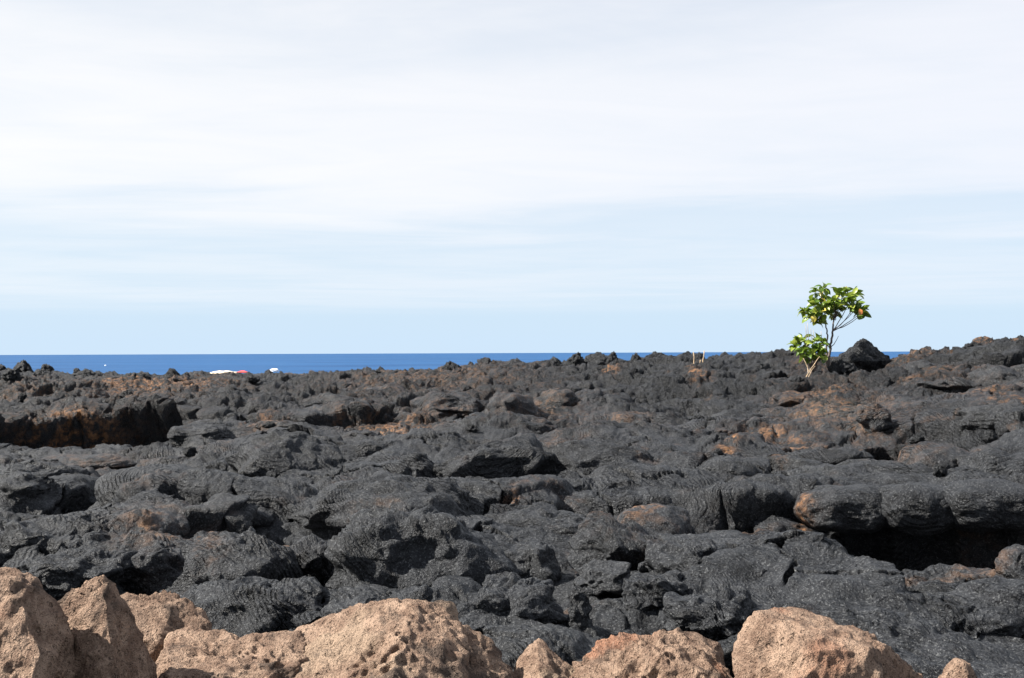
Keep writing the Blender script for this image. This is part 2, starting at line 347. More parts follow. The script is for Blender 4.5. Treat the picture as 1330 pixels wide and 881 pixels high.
LOBES = [  # px, py of the foot, width, height, kind, extras
    (660, 543, 72, 44, 'dome', {}), (588, 538, 100, 34, 'pillow', {}), (725, 532, 62, 32, 'dome', {}), (470, 571, 50, 16, 'pillow', {}), (480, 604, 84, 32, 'dome', {}),
    (535, 652, 78, 66, 'dome', dict(dep=.8, emb=.35)), (640, 652, 150, 82, 'slab', dict(dep=.8, tilt=-.16, tdir=1.57)), (770, 640, 150, 68, 'slab', dict(dep=.8, tilt=.14, tdir=1.57)),
    (745, 662, 90, 46, 'dome', {}), (805, 662, 70, 42, 'dome', {}), (850, 656, 90, 42, 'pillow', {}), (700, 598, 140, 30, 'pillow', dict(dep=.7)),
    (942, 642, 80, 48, 'smooth', dict(emb=.2, dep=1.0)), (890, 640, 46, 34, 'dome', {}), (1070, 602, 130, 34, 'pillow', dict(dep=.6)), (1140, 655, 280, 52, 'pillow', dict(dep=.75)), (1134, 567, 44, 42, 'block', dict(emb=.2, dep=.8)),
    (1215, 632, 88, 52, 'smooth', {}), (1298, 642, 84, 54, 'dome', {}), (932, 578, 42, 30, 'block', {}), (1292, 562, 90, 34, 'pillow', {}), (1205, 592, 60, 30, 'dome', {}), (1030, 530, 60, 22, 'pillow', {}),
    (1010, 490, 44, 11, 'slab', dict(dep=.7)), (1230, 484, 80, 18, 'slab', dict(dep=.6)), (1290, 470, 60, 22, 'slab', dict(dep=.8)), (1225, 512, 90, 22, 'pillow', {}), (1292, 505, 70, 30, 'dome', {}),
    (106, 604, 132, 28, 'smooth', dict(dep=.7, emb=.3)), (368, 642, 140, 66, 'dome', dict(dep=.9, emb=.3, scale_z=1.2)), (205, 666, 150, 44, 'smooth', dict(dep=.7, emb=.25, yaw=.35, scale_z=1.3)), (28, 664, 76, 50, 'pillow', {}), (408, 640, 60, 44, 'dome', {}), (300, 610, 70, 30, 'pillow', {}), (40, 640, 110, 30, 'ropey', {}),
    (346, 562, 26, 18, 'block', {}), (372, 562, 60, 14, 'slab', dict(dep=.7)),
    (138, 738, 98, 64, 'slab', dict(dep=.8, emb=.25, tilt=.1, tdir=1.57)), (62, 745, 120, 66, 'ropey', {}), (190, 770, 110, 72, 'ropey', dict(yaw=.5)), (310, 792, 150, 92, 'slab', dict(dep=.7, tilt=.35, tdir=1.2, yaw=-.3)), (355, 748, 56, 38, 'dome', {}), (325, 845, 200, 84, 'ropey', dict(dep=.7)),
    (400, 770, 70, 46, 'dome', {}), (515, 718, 220, 84, 'ropey', dict(dep=.9, emb=.25, yaw=-.15, scale_z=1.25)), (540, 805, 235, 110, 'ropey', dict(dep=.9, emb=.28, scale_z=1.2)), (652, 804, 56, 30, 'pillow', dict(emb=.2)), (690, 778, 86, 60, 'dome', {}), (480, 850, 120, 50, 'ropey', {}),
    (815, 765, 150, 64, 'slab', dict(dep=.8, tilt=.28, tdir=1.9)), (775, 798, 84, 46, 'block', {}), (752, 852, 40, 46, 'block', dict(emb=.2, dep=.8)), (848, 724, 104, 70, 'smooth', dict(emb=.3, dep=.9)), (720, 715, 120, 50, 'pillow', {}), (670, 850, 110, 60, 'ropey', {}),
    (960, 716, 170, 46, 'slab', dict(dep=.6, emb=.25)), (1012, 690, 80, 34, 'dome', {}), (950, 746, 88, 50, 'block', dict(tilt=.3, tdir=1.3)), (1040, 760, 80, 50, 'dome', {}),
    (1100, 692, 128, 56, 'smooth', dict(dep=.7, emb=.3, onland=.10)), (1192, 690, 112, 56, 'smooth', dict(dep=.7, emb=.3, onland=.10)), (1286, 688, 124, 56, 'smooth', dict(dep=.7, emb=.3, onland=.10)),
    (1328, 776, 60, 90, 'dome', {}), (1225, 770, 150, 52, 'slab', dict(dep=.6, tilt=-.15, tdir=1.57)), (1215, 805, 150, 58, 'pillow', dict(dep=.6)), (1164, 824, 56, 62, 'block', dict(emb=.25)), (1010, 812, 130, 60, 'ropey', {}), (1090, 800, 90, 40, 'pillow', {}), (1265, 845, 170, 66, 'slab', dict(dep=.7, tilt=-.3, tdir=1.7)),
    (920, 868, 110, 66, 'ropey', {}), (900, 800, 110, 60, 'ropey', dict(yaw=.6)), (850, 830, 90, 50, 'pillow', {}), (600, 690, 80, 40, 'pillow', {}), (430, 690, 110, 44, 'ropey', {}), (300, 700, 120, 46, 'ropey', {}), (110, 790, 120, 50, 'ropey', {}), (980, 660, 80, 30, 'pillow', {}),
    (500, 520, 70, 24, 'pillow', {}), (430, 530, 80, 22, 'pillow', {}), (820, 560, 70, 24, 'dome', {}), (860, 590, 80, 30, 'pillow', {}), (960, 545, 60, 20, 'pillow', {}), (1180, 545, 60, 22, 'dome', {}), (260, 570, 70, 20, 'slab', {}), (420, 590, 60, 24, 'pillow', {}),
]

def ropes(u, v, wl, bend, warp, seed):
    """rounded cords with sharp creases, bowed along the flow direction u"""
    ph = (u + bend * v * v + warp * fbm2(u * 1.7, v * 1.7, 2, seed)) / wl * math.pi
    return np.abs(np.sin(ph)) ** 0.7

def flow_coord(x, y, z):
    """a scalar whose level lines are the bowed cords of the flow"""
    w1 = perlin2(x / 2.6, y / 2.6, 90); w2 = perlin2(x / 1.0, y / 1.0, 91); w3 = perlin2(x / 0.38, y / 0.38, 92)
    return 0.62 * x + 0.45 * y + 0.9 * z + 1.5 * w1 + 0.42 * w2 + 0.09 * w3
def billow2(x, y, seed): return np.abs(perlin2(x, y, seed))
def skin(x, y, z):
    """folded crust shared by the ground and the lobes: swells with sharp creases between them, and cords"""
    wx = x + 0.16 * perlin2(x / 0.7, y / 0.7, 94); wy = y + 0.16 * perlin2(x / 0.7, y / 0.7, 95)
    d = 0.085 * np.abs(perlin3(wx / 0.72, wy / 0.72, z / 0.5, 96)) + 0.050 * np.abs(perlin3(wx / 0.27, wy / 0.27, z / 0.22, 97)) + 0.012 * perlin3(x / 0.09, y / 0.09, z / 0.09, 98)
    fl = flow_coord(x, y, z); m = sstep(-0.15, 0.30, perlin2(x / 1.4, y / 1.4, 99))
    d = d + 0.020 * m * (np.abs(np.sin(fl * math.pi / 0.17)) ** 0.8 - 0.6)
    return d - 0.06, fl
def folds(u, v, wl, seed):
    """irregular wrinkles drawn out across the flow direction u"""
    w = 0.9 * fbm2(u / (wl * 6), v / (wl * 6), 2, seed + 5)
    return 1 - 2.4 * np.abs(perlin2(u / (wl * 1.6) + 2.2 * w, v / (wl * 6.5) + w, seed))

def terrain():
    th = np.concatenate([np.linspace(-0.95, -0.47, 90)[:-1], np.linspace(-0.47, 0.47, 840), np.linspace(0.47, 0.95, 90)[1:]])
    lr = np.concatenate([np.linspace(math.log(0.8), math.log(6), 60)[:-1], np.linspace(math.log(6), math.log(52), 650)[:-1], np.linspace(math.log(52), math.log(120), 130)[:-1], np.linspace(math.log(120), math.log(420), 60)])
    TH, LR = np.meshgrid(th, lr); R = np.exp(LR)
    X = (R * np.sin(TH)).astype(np.float32); Y = (R * np.cos(TH)).astype(np.float32)
    fade = sstep(5.2, 6.8, R)                       # smoother fill under the boulder row
    base = land(X, Y) + fade * (0.16 * fbm2(X / 5, Y / 5, 2, 1) + 0.10 * perlin2(X / 2.1, Y / 2.1, 3))
    bx_ = X + 0.45 * perlin2(X / 1.9, Y / 1.9, 23); by_ = Y + 0.45 * perlin2(X / 1.9, Y / 1.9, 24)
    base = base + fade * (1 - 0.35 * sstep(20, 34, R)) * (0.46 * billow2(bx_ / 3.2, by_ / 3.2, 25) + 0.15 * billow2(bx_ / 1.25, by_ / 1.25, 26) - 0.14)
    base -= fade * (0.05 + 0.15 * sstep(20, 34, R) + 0.10 * sstep(42, 60, R))
    # collapsed pits
    PITS = [(1235, 731, 215, 63, 1.0, .8), (955, 722, 95, 22, 0.35, .3), (120, 550, 130, 15, 1.05, .5), (375, 573, 40, 6, 0.35, .2),
                                      (705, 640, 60, 12, 0.40, .2), (1160, 583, 42, 8, 0.45, .2), (530, 712, 90, 12, 0.35, .3), (830, 760, 40, 22, .35, .2), (1010, 490, 16, 2.5, .35, .1), (510, 778, 26, 8, .25, .1), (880, 700, 14, 14, .4, .2)]
    PIT_AREA = [p[:4] for p in PITS] + [(125, 574, 140, 12), (1200, 790, 120, 20)]
    for (px, py, a, b, dep, near) in PITS:
        cx, cy, r = spot(px, py); A = a * r / FPX; r0 = spot(px, py + b)[2]; r1 = spot(px, py - b)[2]; B = max((r1 - r0) / 2, .2)
        c, s = cy / r, cx / r; wb = 0.16
        wx = X + wb * perlin2(X * 1.6, Y * 1.6, 21); wy = Y + wb * perlin2(X * 1.6, Y * 1.6, 22)
        u = ((wx - cx) * c - (wy - cy) * s) / A; v = ((wx - cx) * s + (wy - cy) * c) / B
        q = np.abs(u) ** 3 + np.where(v > 0, np.abs(v) ** 3, np.abs(v) ** 2)
        base -= dep * np.where(v > 0, sstep(1.0, 0.80, q), sstep(1.0, 1.0 - near, q))
    z = base - 0.10 * fade; rope_z = np.zeros_like(z)
    # overlapping pahoehoe lobes, oldest first (none over the pits or where a built lobe stands)
    keep = []
    for (px, py, a, b) in PIT_AREA:
        cx, cy, r = spot(px, py); r0 = spot(px, py + b)[2]; r1 = spot(px, py - b)[2]; keep.append((cx, cy, a * r / FPX * 1.05, max((r1 - r0) / 2, .3) * 1.35, r))
    for (px, py, w, h, kind, kw) in LOBES:
        cx, cy, r = spot(px, py); a = w * r / FPX * 0.5; b = a * kw.get('dep', 1.25); keep.append((cx * (1 + .75 * b / r), cy * (1 + .75 * b / r), a * .85, b * .85, r))
    keep = np.array(keep)
    dth = th[1] - th[0]
    n = 720
    rr = rng.uniform(6.8, 72, n); tt = rng.uniform(-0.62, 0.62, n); LL = np.exp(rng.normal(math.log(1.0), 0.55, n))
    order = np.argsort(-LL * np.exp(rng.normal(0, 0.5, n)))     # broad sheets first, small toes over them
    for k in order:
        r0 = rr[k]; L = min(float(LL[k]), 2.2) * (0.8 + r0 / 40); W = L * rng.uniform(0.4, 0.85); H = min(0.48, L * rng.uniform(0.15, 0.36) * (1.25 if r0 < 16 else 1.0))
        cx, cy = r0 * math.sin(tt[k]), r0 * math.cos(tt[k])
        ddx = cx - keep[:, 0]; ddy = cy - keep[:, 1]; cc = keep[:, 1] / np.hypot(keep[:, 0], keep[:, 1]); ss_ = keep[:, 0] / np.hypot(keep[:, 0], keep[:, 1])
        if ((((ddx * cc - ddy * ss_) / keep[:, 2]) ** 2 + ((ddx * ss_ + ddy * cc) / keep[:, 3]) ** 2) < 1).any(): continue
        ext = max(L, W) * 1.25
        i0, i1 = np.searchsorted(lr, [math.log(max(r0 - ext, 0.9)), math.log(r0 + ext)]); j0, j1 = np.searchsorted(th, [tt[k] - ext / r0, tt[k] + ext / r0])
        if i1 - i0 < 3 or j1 - j0 < 3: continue
        x = X[i0:i1, j0:j1]; y = Y[i0:i1, j0:j1]
        a = rng.normal(-0.4, 0.9); ca, sa = math.cos(a), math.sin(a); sd_ = int(rng.integers(0, 200))
        dx = x - cx; dy = y - cy; w = 0.42 * L * fbm2(x * 1.3 / L, y * 1.3 / L, 2, sd_)
        u = dx * ca + dy * sa + w; v = -dx * sa + dy * ca + w * 0.7
        q = (np.abs(u / L) ** 2.4 + np.abs(v / W) ** 2.4)
        m = q < 1
        if not m.any(): continue
        p = np.sqrt(np.clip(1 - q ** 2.2, 0, 1))
        cur = z[i0:i1, j0:j1]; lift = 0.4 * float(np.mean((cur - base[i0:i1, j0:j1])[m]))
        zz = base[i0:i1, j0:j1] - 0.20 + lift + H * p + rng.normal(0, 0.05) + rng.normal(0, 0.08) * u / L + rng.normal(0, 0.05) * v / W
        rz = np.zeros_like(zz)
        rp = rng.uniform()
        if rp < 0.85 and r0 < 36:
            wl = rng.uniform(0.045, 0.10) * (0.6 + r0 / 22)
            mask = sstep(-0.3, 0.3, perlin2(x * 0.9, y * 0.9, sd_ + 3))
            rz = wl * 0.36 * mask * p * (0.55 * (ropes(u, v, wl, rng.uniform(-0.9, 0.9) / max(W, .3), 0.30, sd_) - 0.6) + 0.75 * folds(u + 0.5 * v * v / max(W, .3), v, wl * 1.3, sd_))
        m &= zz > cur
        z[i0:i1, j0:j1] = np.where(m, zz, cur); rope_z[i0:i1, j0:j1] = np.where(m, rz, rope_z[i0:i1, j0:j1])
    # cracked and clinkery skin
    rough = sstep(-0.15, 0.5, fbm2(X / 1.9, Y / 1.9, 3, 31)); far = sstep(20, 34, R)
    rough = np.clip(rough + 0.75 * far, 0, 1)
    wX = X + 0.12 * perlin2(X * 3, Y * 3, 41); wY = Y + 0.12 * perlin2(X * 3, Y * 3, 42)
    f1, f2, cid = worley2(wX / 0.55, wY / 0.55, 3)
    z += fade * rough * (0.6 + 0.4 * far) * (0.13 * (cid - 0.5) * sstep(0.0, 0.22, f2 - f1) - 0.05 * sstep(0.10, 0.0, f2 - f1))
    f1, f2, cid = worley2(wX / 0.21 + 9, wY / 0.21, 5)
    z += fade * rough * (0.55 + 0.5 * far) * (0.075 * (cid - 0.4) * sstep(0.0, 0.3, f2 - f1) + 0.02 * (0.5 - f1))
    f1, f2, cid = worley2(wX / 1.25 + 3, wY / 1.25, 9)
    z -= fade * (1 - far) * 0.20 * sstep(0.05, 0.0, f2 - f1) * sstep(-0.25, 0.15, perlin2(X / 1.6, Y / 1.6, 47))
    f1, f2, cid = worley2(X / 1.1 + 5, Y / 1.1, 12)
    z += far * 0.15 * sstep(0.75, 0.95, cid) * sstep(0.0, 0.4, f2 - f1)
    f1, f2, cid = worley2(wX / 0.75 + 2, wY / 1.1, 15)
    z += far * (0.17 * (cid - 0.5) * sstep(0.0, 0.2, f2 - f1) - 0.08 * sstep(0.12, 0.0, f2 - f1))
    z += far * 0.13 * np.clip(1 - 4.0 * np.abs(perlin2(wX / 0.75, wY / 1.0, 57)), -0.6, 1) * sstep(-0.1, 0.3, perlin2(X / 2.2, Y / 2.2, 58))
    rid = 1 - np.abs(perlin2(X / 0.42, Y / 0.42, 51)) * 2
    z += fade * (0.030 * rid * (0.2 + rough) + 0.020 * perlin2(X / 0.17, Y / 0.17, 52) * (0.1 + rough) + 0.010 * perlin2(X / 0.07, Y / 0.07, 53) + 0.006 * perlin2(X / 0.03, Y / 0.03, 54))
    zs = z.copy()
    # push brows outward and toes inward: true overhangs
    def blur(a, n, m):
        for ax, k in ((0, n), (1, m)):
            p = np.pad(a, [(k, k) if i == ax else (0, 0) for i in (0, 1)], mode='edge'); cs = np.cumsum(p, axis=ax, dtype=np.float64)
            cs = np.insert(cs, 0, 0, axis=ax)
            a = (np.take(cs, range(2 * k + 1, cs.shape[ax]), axis=ax) - np.take(cs, range(0, cs.shape[ax] - 2 * k - 1), axis=ax)) / (2 * k + 1)
        return a
    zb = blur(z, 9, 26); zsm = blur(z, 1, 3)
    gr = np.gradient(zsm, axis=0) / np.gradient(R, axis=0); gt = np.gradient(zsm, axis=1) / (R * np.gradient(TH, axis=1))
    gx = gr * np.sin(TH) + gt * np.cos(TH); gy = gr * np.cos(TH) - gt * np.sin(TH); gm = np.hypot(gx, gy) + 1e-6
    amt = np.clip(z - zb, -0.5, 0.4) * 0.8 * sstep(0.25, 1.0, gm) * fade
    X2 = X - gx / gm * amt; Y2 = Y - gy / gm * amt
    # a 3D roughness that also breaks up the steep faces
    d3, flow = skin(X2, Y2, z); d3 = fade * d3
    nx, ny = -gx, -gy; nl = np.sqrt(nx * nx + ny * ny + 1)
    X2 = X2 + d3 * nx / nl; Y2 = Y2 + d3 * ny / nl; z = z + d3 / nl
    z = z + 0.5 * rope_z
    V = np.stack([X2, Y2, z], -1).reshape(-1, 3)
    nr, nc = X.shape; idx = np.arange(nr * nc, dtype=np.int32).reshape(nr, nc)
    F = np.stack([idx[:-1, :-1], idx[:-1, 1:], idx[1:, 1:], idx[1:, :-1]], -1).reshape(-1, 4)
    me = np_mesh('lava_field', V, F)
    ru, a_ = stain_fields(X.ravel(), Y.ravel()); set_attr(me, 'rust', ru); set_attr(me, 'ash', a_); set_attr(me, 'flow', flow); set_attr(me, 'rough', rough * (0.45 + 0.55 * far))
    o = tag(link('lava_field', me, M['lava']), 'dark grey field of ropy and broken lava running to the sea', None, None, 'structure')
    return o, (th, lr, zs)
field, (T_TH, T_LR, T_Z) = terrain()
def ground_z(x, y):
    j = np.interp(math.atan2(x, y), T_TH, np.arange(len(T_TH))); i = np.interp(math.log(math.hypot(x, y)), T_LR, np.arange(len(T_LR)))
    return float(T_Z[int(round(i)), int(round(j))])
def ground_mean(x, y, rad):
    return float(np.mean([ground_z(x + rad * dx, y + rad * dy) for dx in (-1, -.5, 0, .5, 1) for dy in (-1, -.5, 0, .5, 1)]))

# ------------------------------------------------------------------ sea, surf and beach
def sea():
    ys = np.concatenate([np.linspace(60, 600, 60), np.geomspace(600, 45000, 60)[1:]]); us = np.linspace(-1.6, 1.6, 60)
    Y, U = np.meshgrid(ys, us, indexing='ij'); X = U * (Y + 300)
    Z = np.full_like(X, 2.0) + 0.10 * perlin2(X / 25, Y / 9, 5) * (Y < 1500)
    idx = np.arange(X.size, dtype=np.int32).reshape(X.shape)
    F = np.stack([idx[:-1, :-1], idx[:-1, 1:], idx[1:, 1:], idx[1:, :-1]], -1).reshape(-1, 4)
    tag(link('sea', np_mesh('sea', np.stack([X, Y, Z], -1).reshape(-1, 3), F), M['sea']), 'deep blue sea reaching to the horizon', None, None, 'structure')
sea()

# ------------------------------------------------------------------ rocks and lobes
_ico = {}
def ico(level):
    if level not in _ico:
        bm = bmesh.new(); bmesh.ops.create_icosphere(bm, subdivisions=level, radius=1.0)
        V = np.array([v.co for v in bm.verts], np.float32); F = np.array([[v.index for v in f.verts] for f in bm.faces], np.int32); bm.free()
        _ico[level] = (V, F)
    return _ico[level]
def rock_verts(level, axes, seed, power=2.0, facets=0, cut=(0.62, 0.9), lump=0.16, lumpf=1.3, noise=(), rope=None, pits=(), flat=0.0, sharp=0.0, planes=(), taper=0.0):
    """a unit blob shaped by facets, lumps, cords and pits, then scaled to axes (metres)"""
    r = np.random.default_rng(seed); V, F = ico(level); P = V.copy()
    if power != 2.0:
        nrm = (np.abs(P) ** power).sum(1) ** (1 / power); P = P / nrm[:, None]
    so = (seed * 0.731) % 50
    P = P * (1 + lump * fbm3(V[:, 0] * lumpf + so, V[:, 1] * lumpf, V[:, 2] * lumpf, 3, seed % 40))[:, None]
    if sharp:
        P = P * (1 - sharp * np.abs(fbm3(V[:, 0] * 2.1 + so, V[:, 1] * 2.1, V[:, 2] * 2.1, 4, seed % 37, 0.6)))[:, None]
    for n, o in planes:
        n = np.array(n, np.float32); n /= np.linalg.norm(n); d = P @ n - o; P = P - np.where(d > 0, d * 0.9, 0)[:, None] * n
    for _ in range(facets):
        n = r.normal(size=3); n /= np.linalg.norm(n); o = r.uniform(*cut)
        d = P @ n - o; P = P - np.where(d > 0, d * 0.93, 0)[:, None] * n
    if taper:
        k_ = (1 - taper * np.clip((P[:, 2] + 0.4) / 1.3, 0, 1))[:, None]; P[:, :2] *= k_; P[:, 0] += 0.25 * math.sin(seed) * np.clip(P[:, 2], 0, 1)
    P = P * np.asarray(axes, np.float32)
    if flat: P[:, 2] = np.maximum(P[:, 2], -flat * axes[2])
    Q = P.copy(); nv = Q / (np.asarray(axes) ** 2); nv /= np.linalg.norm(nv, axis=1, keepdims=True) + 1e-9
    D = np.zeros(len(P), np.float32)
    for (wl, amp, ridged) in noise:
        f = fbm3(Q[:, 0] / wl + so, Q[:, 1] / wl, Q[:, 2] / wl, 2, (seed + int(wl * 1000)) % 60)
        D += amp * ((0.6 - 1.6 * np.abs(f)) if ridged else f)
    if rope:
        wl, amp, ang, bend = rope; c, s = math.cos(ang), math.sin(ang)
        u = Q[:, 0] * c + Q[:, 1] * s + Q[:, 2] * 0.6; v = -Q[:, 0] * s + Q[:, 1] * c
        mask = sstep(-0.25, 0.35, perlin3(Q[:, 0] * 2.2, Q[:, 1] * 2.2, Q[:, 2] * 2.2, seed % 30))
        D += amp * mask * 1.3 * (ropes(u, v, wl, bend, 0.16, seed % 50) - 0.6) + amp * 0.6 * folds(u + bend * v * v, v, wl * 1.6, seed % 50)
    for (wl, dep, thr) in pits:
        f1, rd = worley3(Q / wl + so, seed % 20); m = sstep(-0.1, 0.35, perlin3(Q[:, 0] * 3, Q[:, 1] * 3, Q[:, 2] * 3, seed % 23))
        D -= dep * m * sstep(thr * (0.5 + rd), thr * 0.2, f1)
    return Q + nv * D[:, None], F

def rot_v(V, tilt, tdir, yaw):
    m = Matrix.Rotation(yaw, 3, 'Z') @ Matrix.Rotation(tilt, 3, Vector((math.cos(tdir), math.sin(tdir), 0)))
    return V @ np.array(m, np.float32).T

LOBE_KIND = {
    'pillow': dict(power=2.5, facets=0, lump=0.18, noise=((0.5, .045, False), (0.13, .010, True), (0.05, .005, False))),
    'ropey': dict(power=2.6, facets=0, lump=0.22, noise=((0.45, .05, False), (0.24, .02, True), (0.10, .005, True)), rope=True),
    'slab': dict(power=3.6, facets=4, cut=(0.82, 1.05), lump=0.18, noise=((0.5, .05, True), (0.13, .012, True), (0.05, .006, False))),
    'block': dict(power=3.0, facets=9, cut=(0.62, 0.92), lump=0.22, noise=((0.4, .04, True), (0.12, .020, True), (0.05, .008, False))),
    'smooth': dict(power=2.4, facets=0, lump=0.10, noise=((0.5, .03, False), (0.14, .006, True))),
    'dome': dict(power=2.1, facets=0, lump=0.16, noise=((0.5, .05, False), (0.14, .010, True), (0.05, .006, False))),
}
def lava_piece(px, py, w, h, kind='pillow', dep=1.25, yaw=0.0, tilt=0.0, tdir=0.0, seed=0, name='lava_lobe', r=None, emb=0.40, level=None, scale_z=0.9, onland=None):
    """a lobe whose near foot is seen at px, py and that looks w wide and h tall (pixels of the photograph)"""
    x, y, r = spot(px, py, r); a = w * r / FPX * 0.5; b = a * dep
    y += b * 0.75 * (y / r); x += b * 0.75 * (x / r); rc = math.hypot(x, y)
    if r < 11.5 and onland is None and x < 2.7: scale_z *= 1.35; emb = max(emb - 0.10, 0.2)
    drop = (EYE.z - land(np.array(x), np.array(y))) / rc
    top = max(h * r / FPX - 1.4 * b * float(drop), 0.30 * h * r / FPX) * scale_z
    c = top / (2 - 2 * emb) if emb < 0.5 else top
    c = max(c, 0.06)
    k = dict(LOBE_KIND[kind]); 
    if k.get('rope') or kind in ('pillow', 'dome') or (kind == 'slab' and seed % 3): k['rope'] = (random.uniform(0.05, 0.07), 0.026 if kind == 'ropey' else 0.012, random.uniform(-0.6, 0.4), random.choice((-1, 1)) * random.uniform(0.3, 1.0) / max(a, 0.3))
    f = min(1.0, c / 0.25 + 0.25); k['noise'] = tuple((wl * (0.7 + .3 * f) * max(1, r / 16), am * f * max(1, r / 18), rd) for wl, am, rd in k['noise'])
    lev = level or (6 if w > 85 else 5)
    V, F = rock_verts(lev, (a, b, c), seed, **k); V = rot_v(V, tilt, tdir, yaw)
    zg = ground_mean(x, y, 0.6 * min(a, b)); lz = float(land(np.array(x), np.array(y))) - .05 - .15 * float(sstep(20, 34, rc)); zg = min(max(zg, lz - .10), lz + (.12 if r > 11.5 or x > 2.7 else .30))
    if onland is not None: zg = float(land(np.array(x), np.array(y))) + onland
    loc = (x, y, zg + c * (1 - 2 * emb))
    wx = V[:, 0] + x; wy = V[:, 1] + y; wz = V[:, 2] + loc[2]
    g = min(a, b); q = 0.30 * g if kind != 'smooth' else 0.10 * g
    V[:, 0] += q * fbm3(wx / (1.1 * g), wy / (1.1 * g), wz / (1.1 * g), 2, 33); V[:, 1] += q * fbm3(wx / (1.1 * g), wy / (1.1 * g), wz / (1.1 * g), 2, 35)
    nv = V / (np.array((a, b, c)) ** 2); nv /= np.linalg.norm(nv, axis=1, keepdims=True) + 1e-9
    d, fl = skin(V[:, 0] + x, V[:, 1] + y, V[:, 2] + loc[2]); V += nv * (d * min(1.0, c / 0.14) * (0.35 if kind == 'smooth' else 1.0))[:, None]
    me = np_mesh(name, V, F)
    ru, a_ = stain_fields(V[:, 0] + x, V[:, 1] + y); set_attr(me, 'rust', ru); set_attr(me, 'ash', a_); set_attr(me, 'flow', fl); set_attr(me, 'rough', np.full(len(V), 0.3 * min(1, r / 30)))
    return link(name, me, M['lava'], field, loc)

for i, (px, py, w, h, kind, kw) in enumerate(LOBES):
    name = {'slab': 'lava_slab', 'block': 'lava_block'}.get(kind, 'lava_lobe')
    lava_piece(px, py, w, h, kind, seed=100 + i * 7, name=name, **kw)

# ------------------------------------------------------------------ loose lava rocks along the crest (things of their own)
def crest_rock(px, py, w, h, r, label, seed, group=None, style='jag', lean=0.0, name='lava_rock'):
    """py is the visible foot"""
    x, y, r = spot(px, py, r); a = w * r / FPX * 0.62; hh = h * r / FPX
    if style == 'jag': k = dict(power=2.0, facets=3, cut=(0.65, 0.9), lump=0.40, lumpf=2.2, sharp=0.40, taper=0.5, noise=((a * .5, a * .16, True), (a * .2, a * .07, True)))
    elif style == 'peak': k = dict(power=1.08, facets=0, lump=0.06, noise=((a * .5, a * .09, True), (a * .2, a * .05, True), (a * .07, a * .02, False)))
    elif style == 'cone': k = dict(power=1.2, facets=2, cut=(0.7, 0.9), lump=0.22, lumpf=1.7, noise=((a * .6, a * .17, True), (a * .22, a * .08, True), (a * .08, a * .03, False)))
    else: k = dict(power=2.3, facets=4, cut=(0.70, 0.95), lump=0.3, lumpf=2.2, sharp=0.35, taper=0.35, noise=((a * .5, a * .2, True), (a * .18, a * .10, True)))
    c = hh / 1.55; V, F = rock_verts(5 if w > 25 else 4, (a, a * 0.8, c), seed, **k); V = rot_v(V, lean, 1.57, 0)
    zf = EYE.z + r * pixel_dir(px, py).z / math.hypot(*pixel_dir(px, py).xy)        # foot height on that sight line
    zb = ground_mean(x, y, a * .6); zf = min(max(zf, zb - 0.10), zb + 0.12)
    top = float(V[:, 2].max()); loc = (x, y, zf + hh - top)
    low = loc[2] + float(V[:, 2].min())
    if low > zb - 0.03:                             # stretch the lower half into the ground
        V[:, 2] = np.where(V[:, 2] < 0, V[:, 2] * (1 + (low - zb + 0.06) / max(-float(V[:, 2].min()), .02)), V[:, 2])
    me = np_mesh(name, V, F); set_attr(me, 'rust', np.zeros(len(V))); set_attr(me, 'ash', np.zeros(len(V))); set_attr(me, 'flow', np.zeros(len(V))); set_attr(me, 'rough', np.ones(len(V)))
    return tag(link(name, me, M['lava'], None, loc), label, 'rock', group)
crest_rock(31, 477, 20, 15, 58, 'jagged black lava rock with pointed top leaning over on the skyline by the sea', 11, lean=.2)
crest_rock(2, 477, 12, 9, 58, 'small black lava rock on the skyline before the sea, beside the leaning jagged one', 12)
crest_rock(54, 478, 18, 6, 56, 'low flat dark lava rock right of the leaning jagged one', 13, style='blk')
crest_rock(110, 480, 22, 10, 58, 'low pointed heap of black lava on the seaward skyline', 14, style='cone')
crest_rock(173, 486, 42, 15, 46, 'long low black lava boulder with rounded back against the sea', 15, style='blk')
crest_rock(224, 494, 20, 19, 46, 'black knobbly lava rock standing beside an orange brown patch', 16)
crest_rock(588, 486, 26, 16, 44, 'black broken lava rock on a brown mound at the skyline', 17)
crest_rock(612, 478, 9, 9, 45, 'small black stub of lava on the skyline beside the brown mound', 18)
crest_rock(780, 474, 50, 17, 43, 'broad grey lava hump rising above the sea horizon', 19, style='cone')
crest_rock(747, 474, 22, 17, 42.5, 'steep dark lava rock with square top beside the broad hump', 20)
crest_rock(795, 475, 14, 19, 41, 'black pointed lava rock in front of the broad grey hump', 21)
crest_rock(720, 475, 18, 12, 43, 'dark hooked lava rock low on the sea horizon', 22)
crest_rock(844, 470, 16, 11, 43, 'small peaked black lava rock on a flat ledge at the skyline', 23, style='cone')
crest_rock(858, 478, 34, 15, 41, 'dark lumpy lava boulder below a small peaked rock', 24, style='blk')
crest_rock(826, 486, 14, 16, 38, 'black upright lava stub on the slope below the skyline', 25)
crest_rock(893, 469, 11, 14, 42, 'black pointed lava pinnacle rising over the sea horizon behind bare stems', 26, style='cone')
crest_rock(908, 469, 14, 12, 42, 'two peaked black lava rock next to the pointed pinnacle', 47, style='cone')
crest_rock(1121, 480, 60, 39, 34.5, 'large black cone shaped lava rock beside the green tree', 28, style='peak')
crest_rock(1096, 486, 36, 19, 33.2, 'brown topped low lava slab at the foot of the large cone rock', 29, style='blk')
crest_rock(1085, 482, 16, 14, 33.6, 'dark squat lava rock between the tree trunk and the cone rock', 30)
crest_rock(1265, 463, 30, 16, 37, 'dark blocky lava rock on the rising right hand ridge', 31, style='blk')
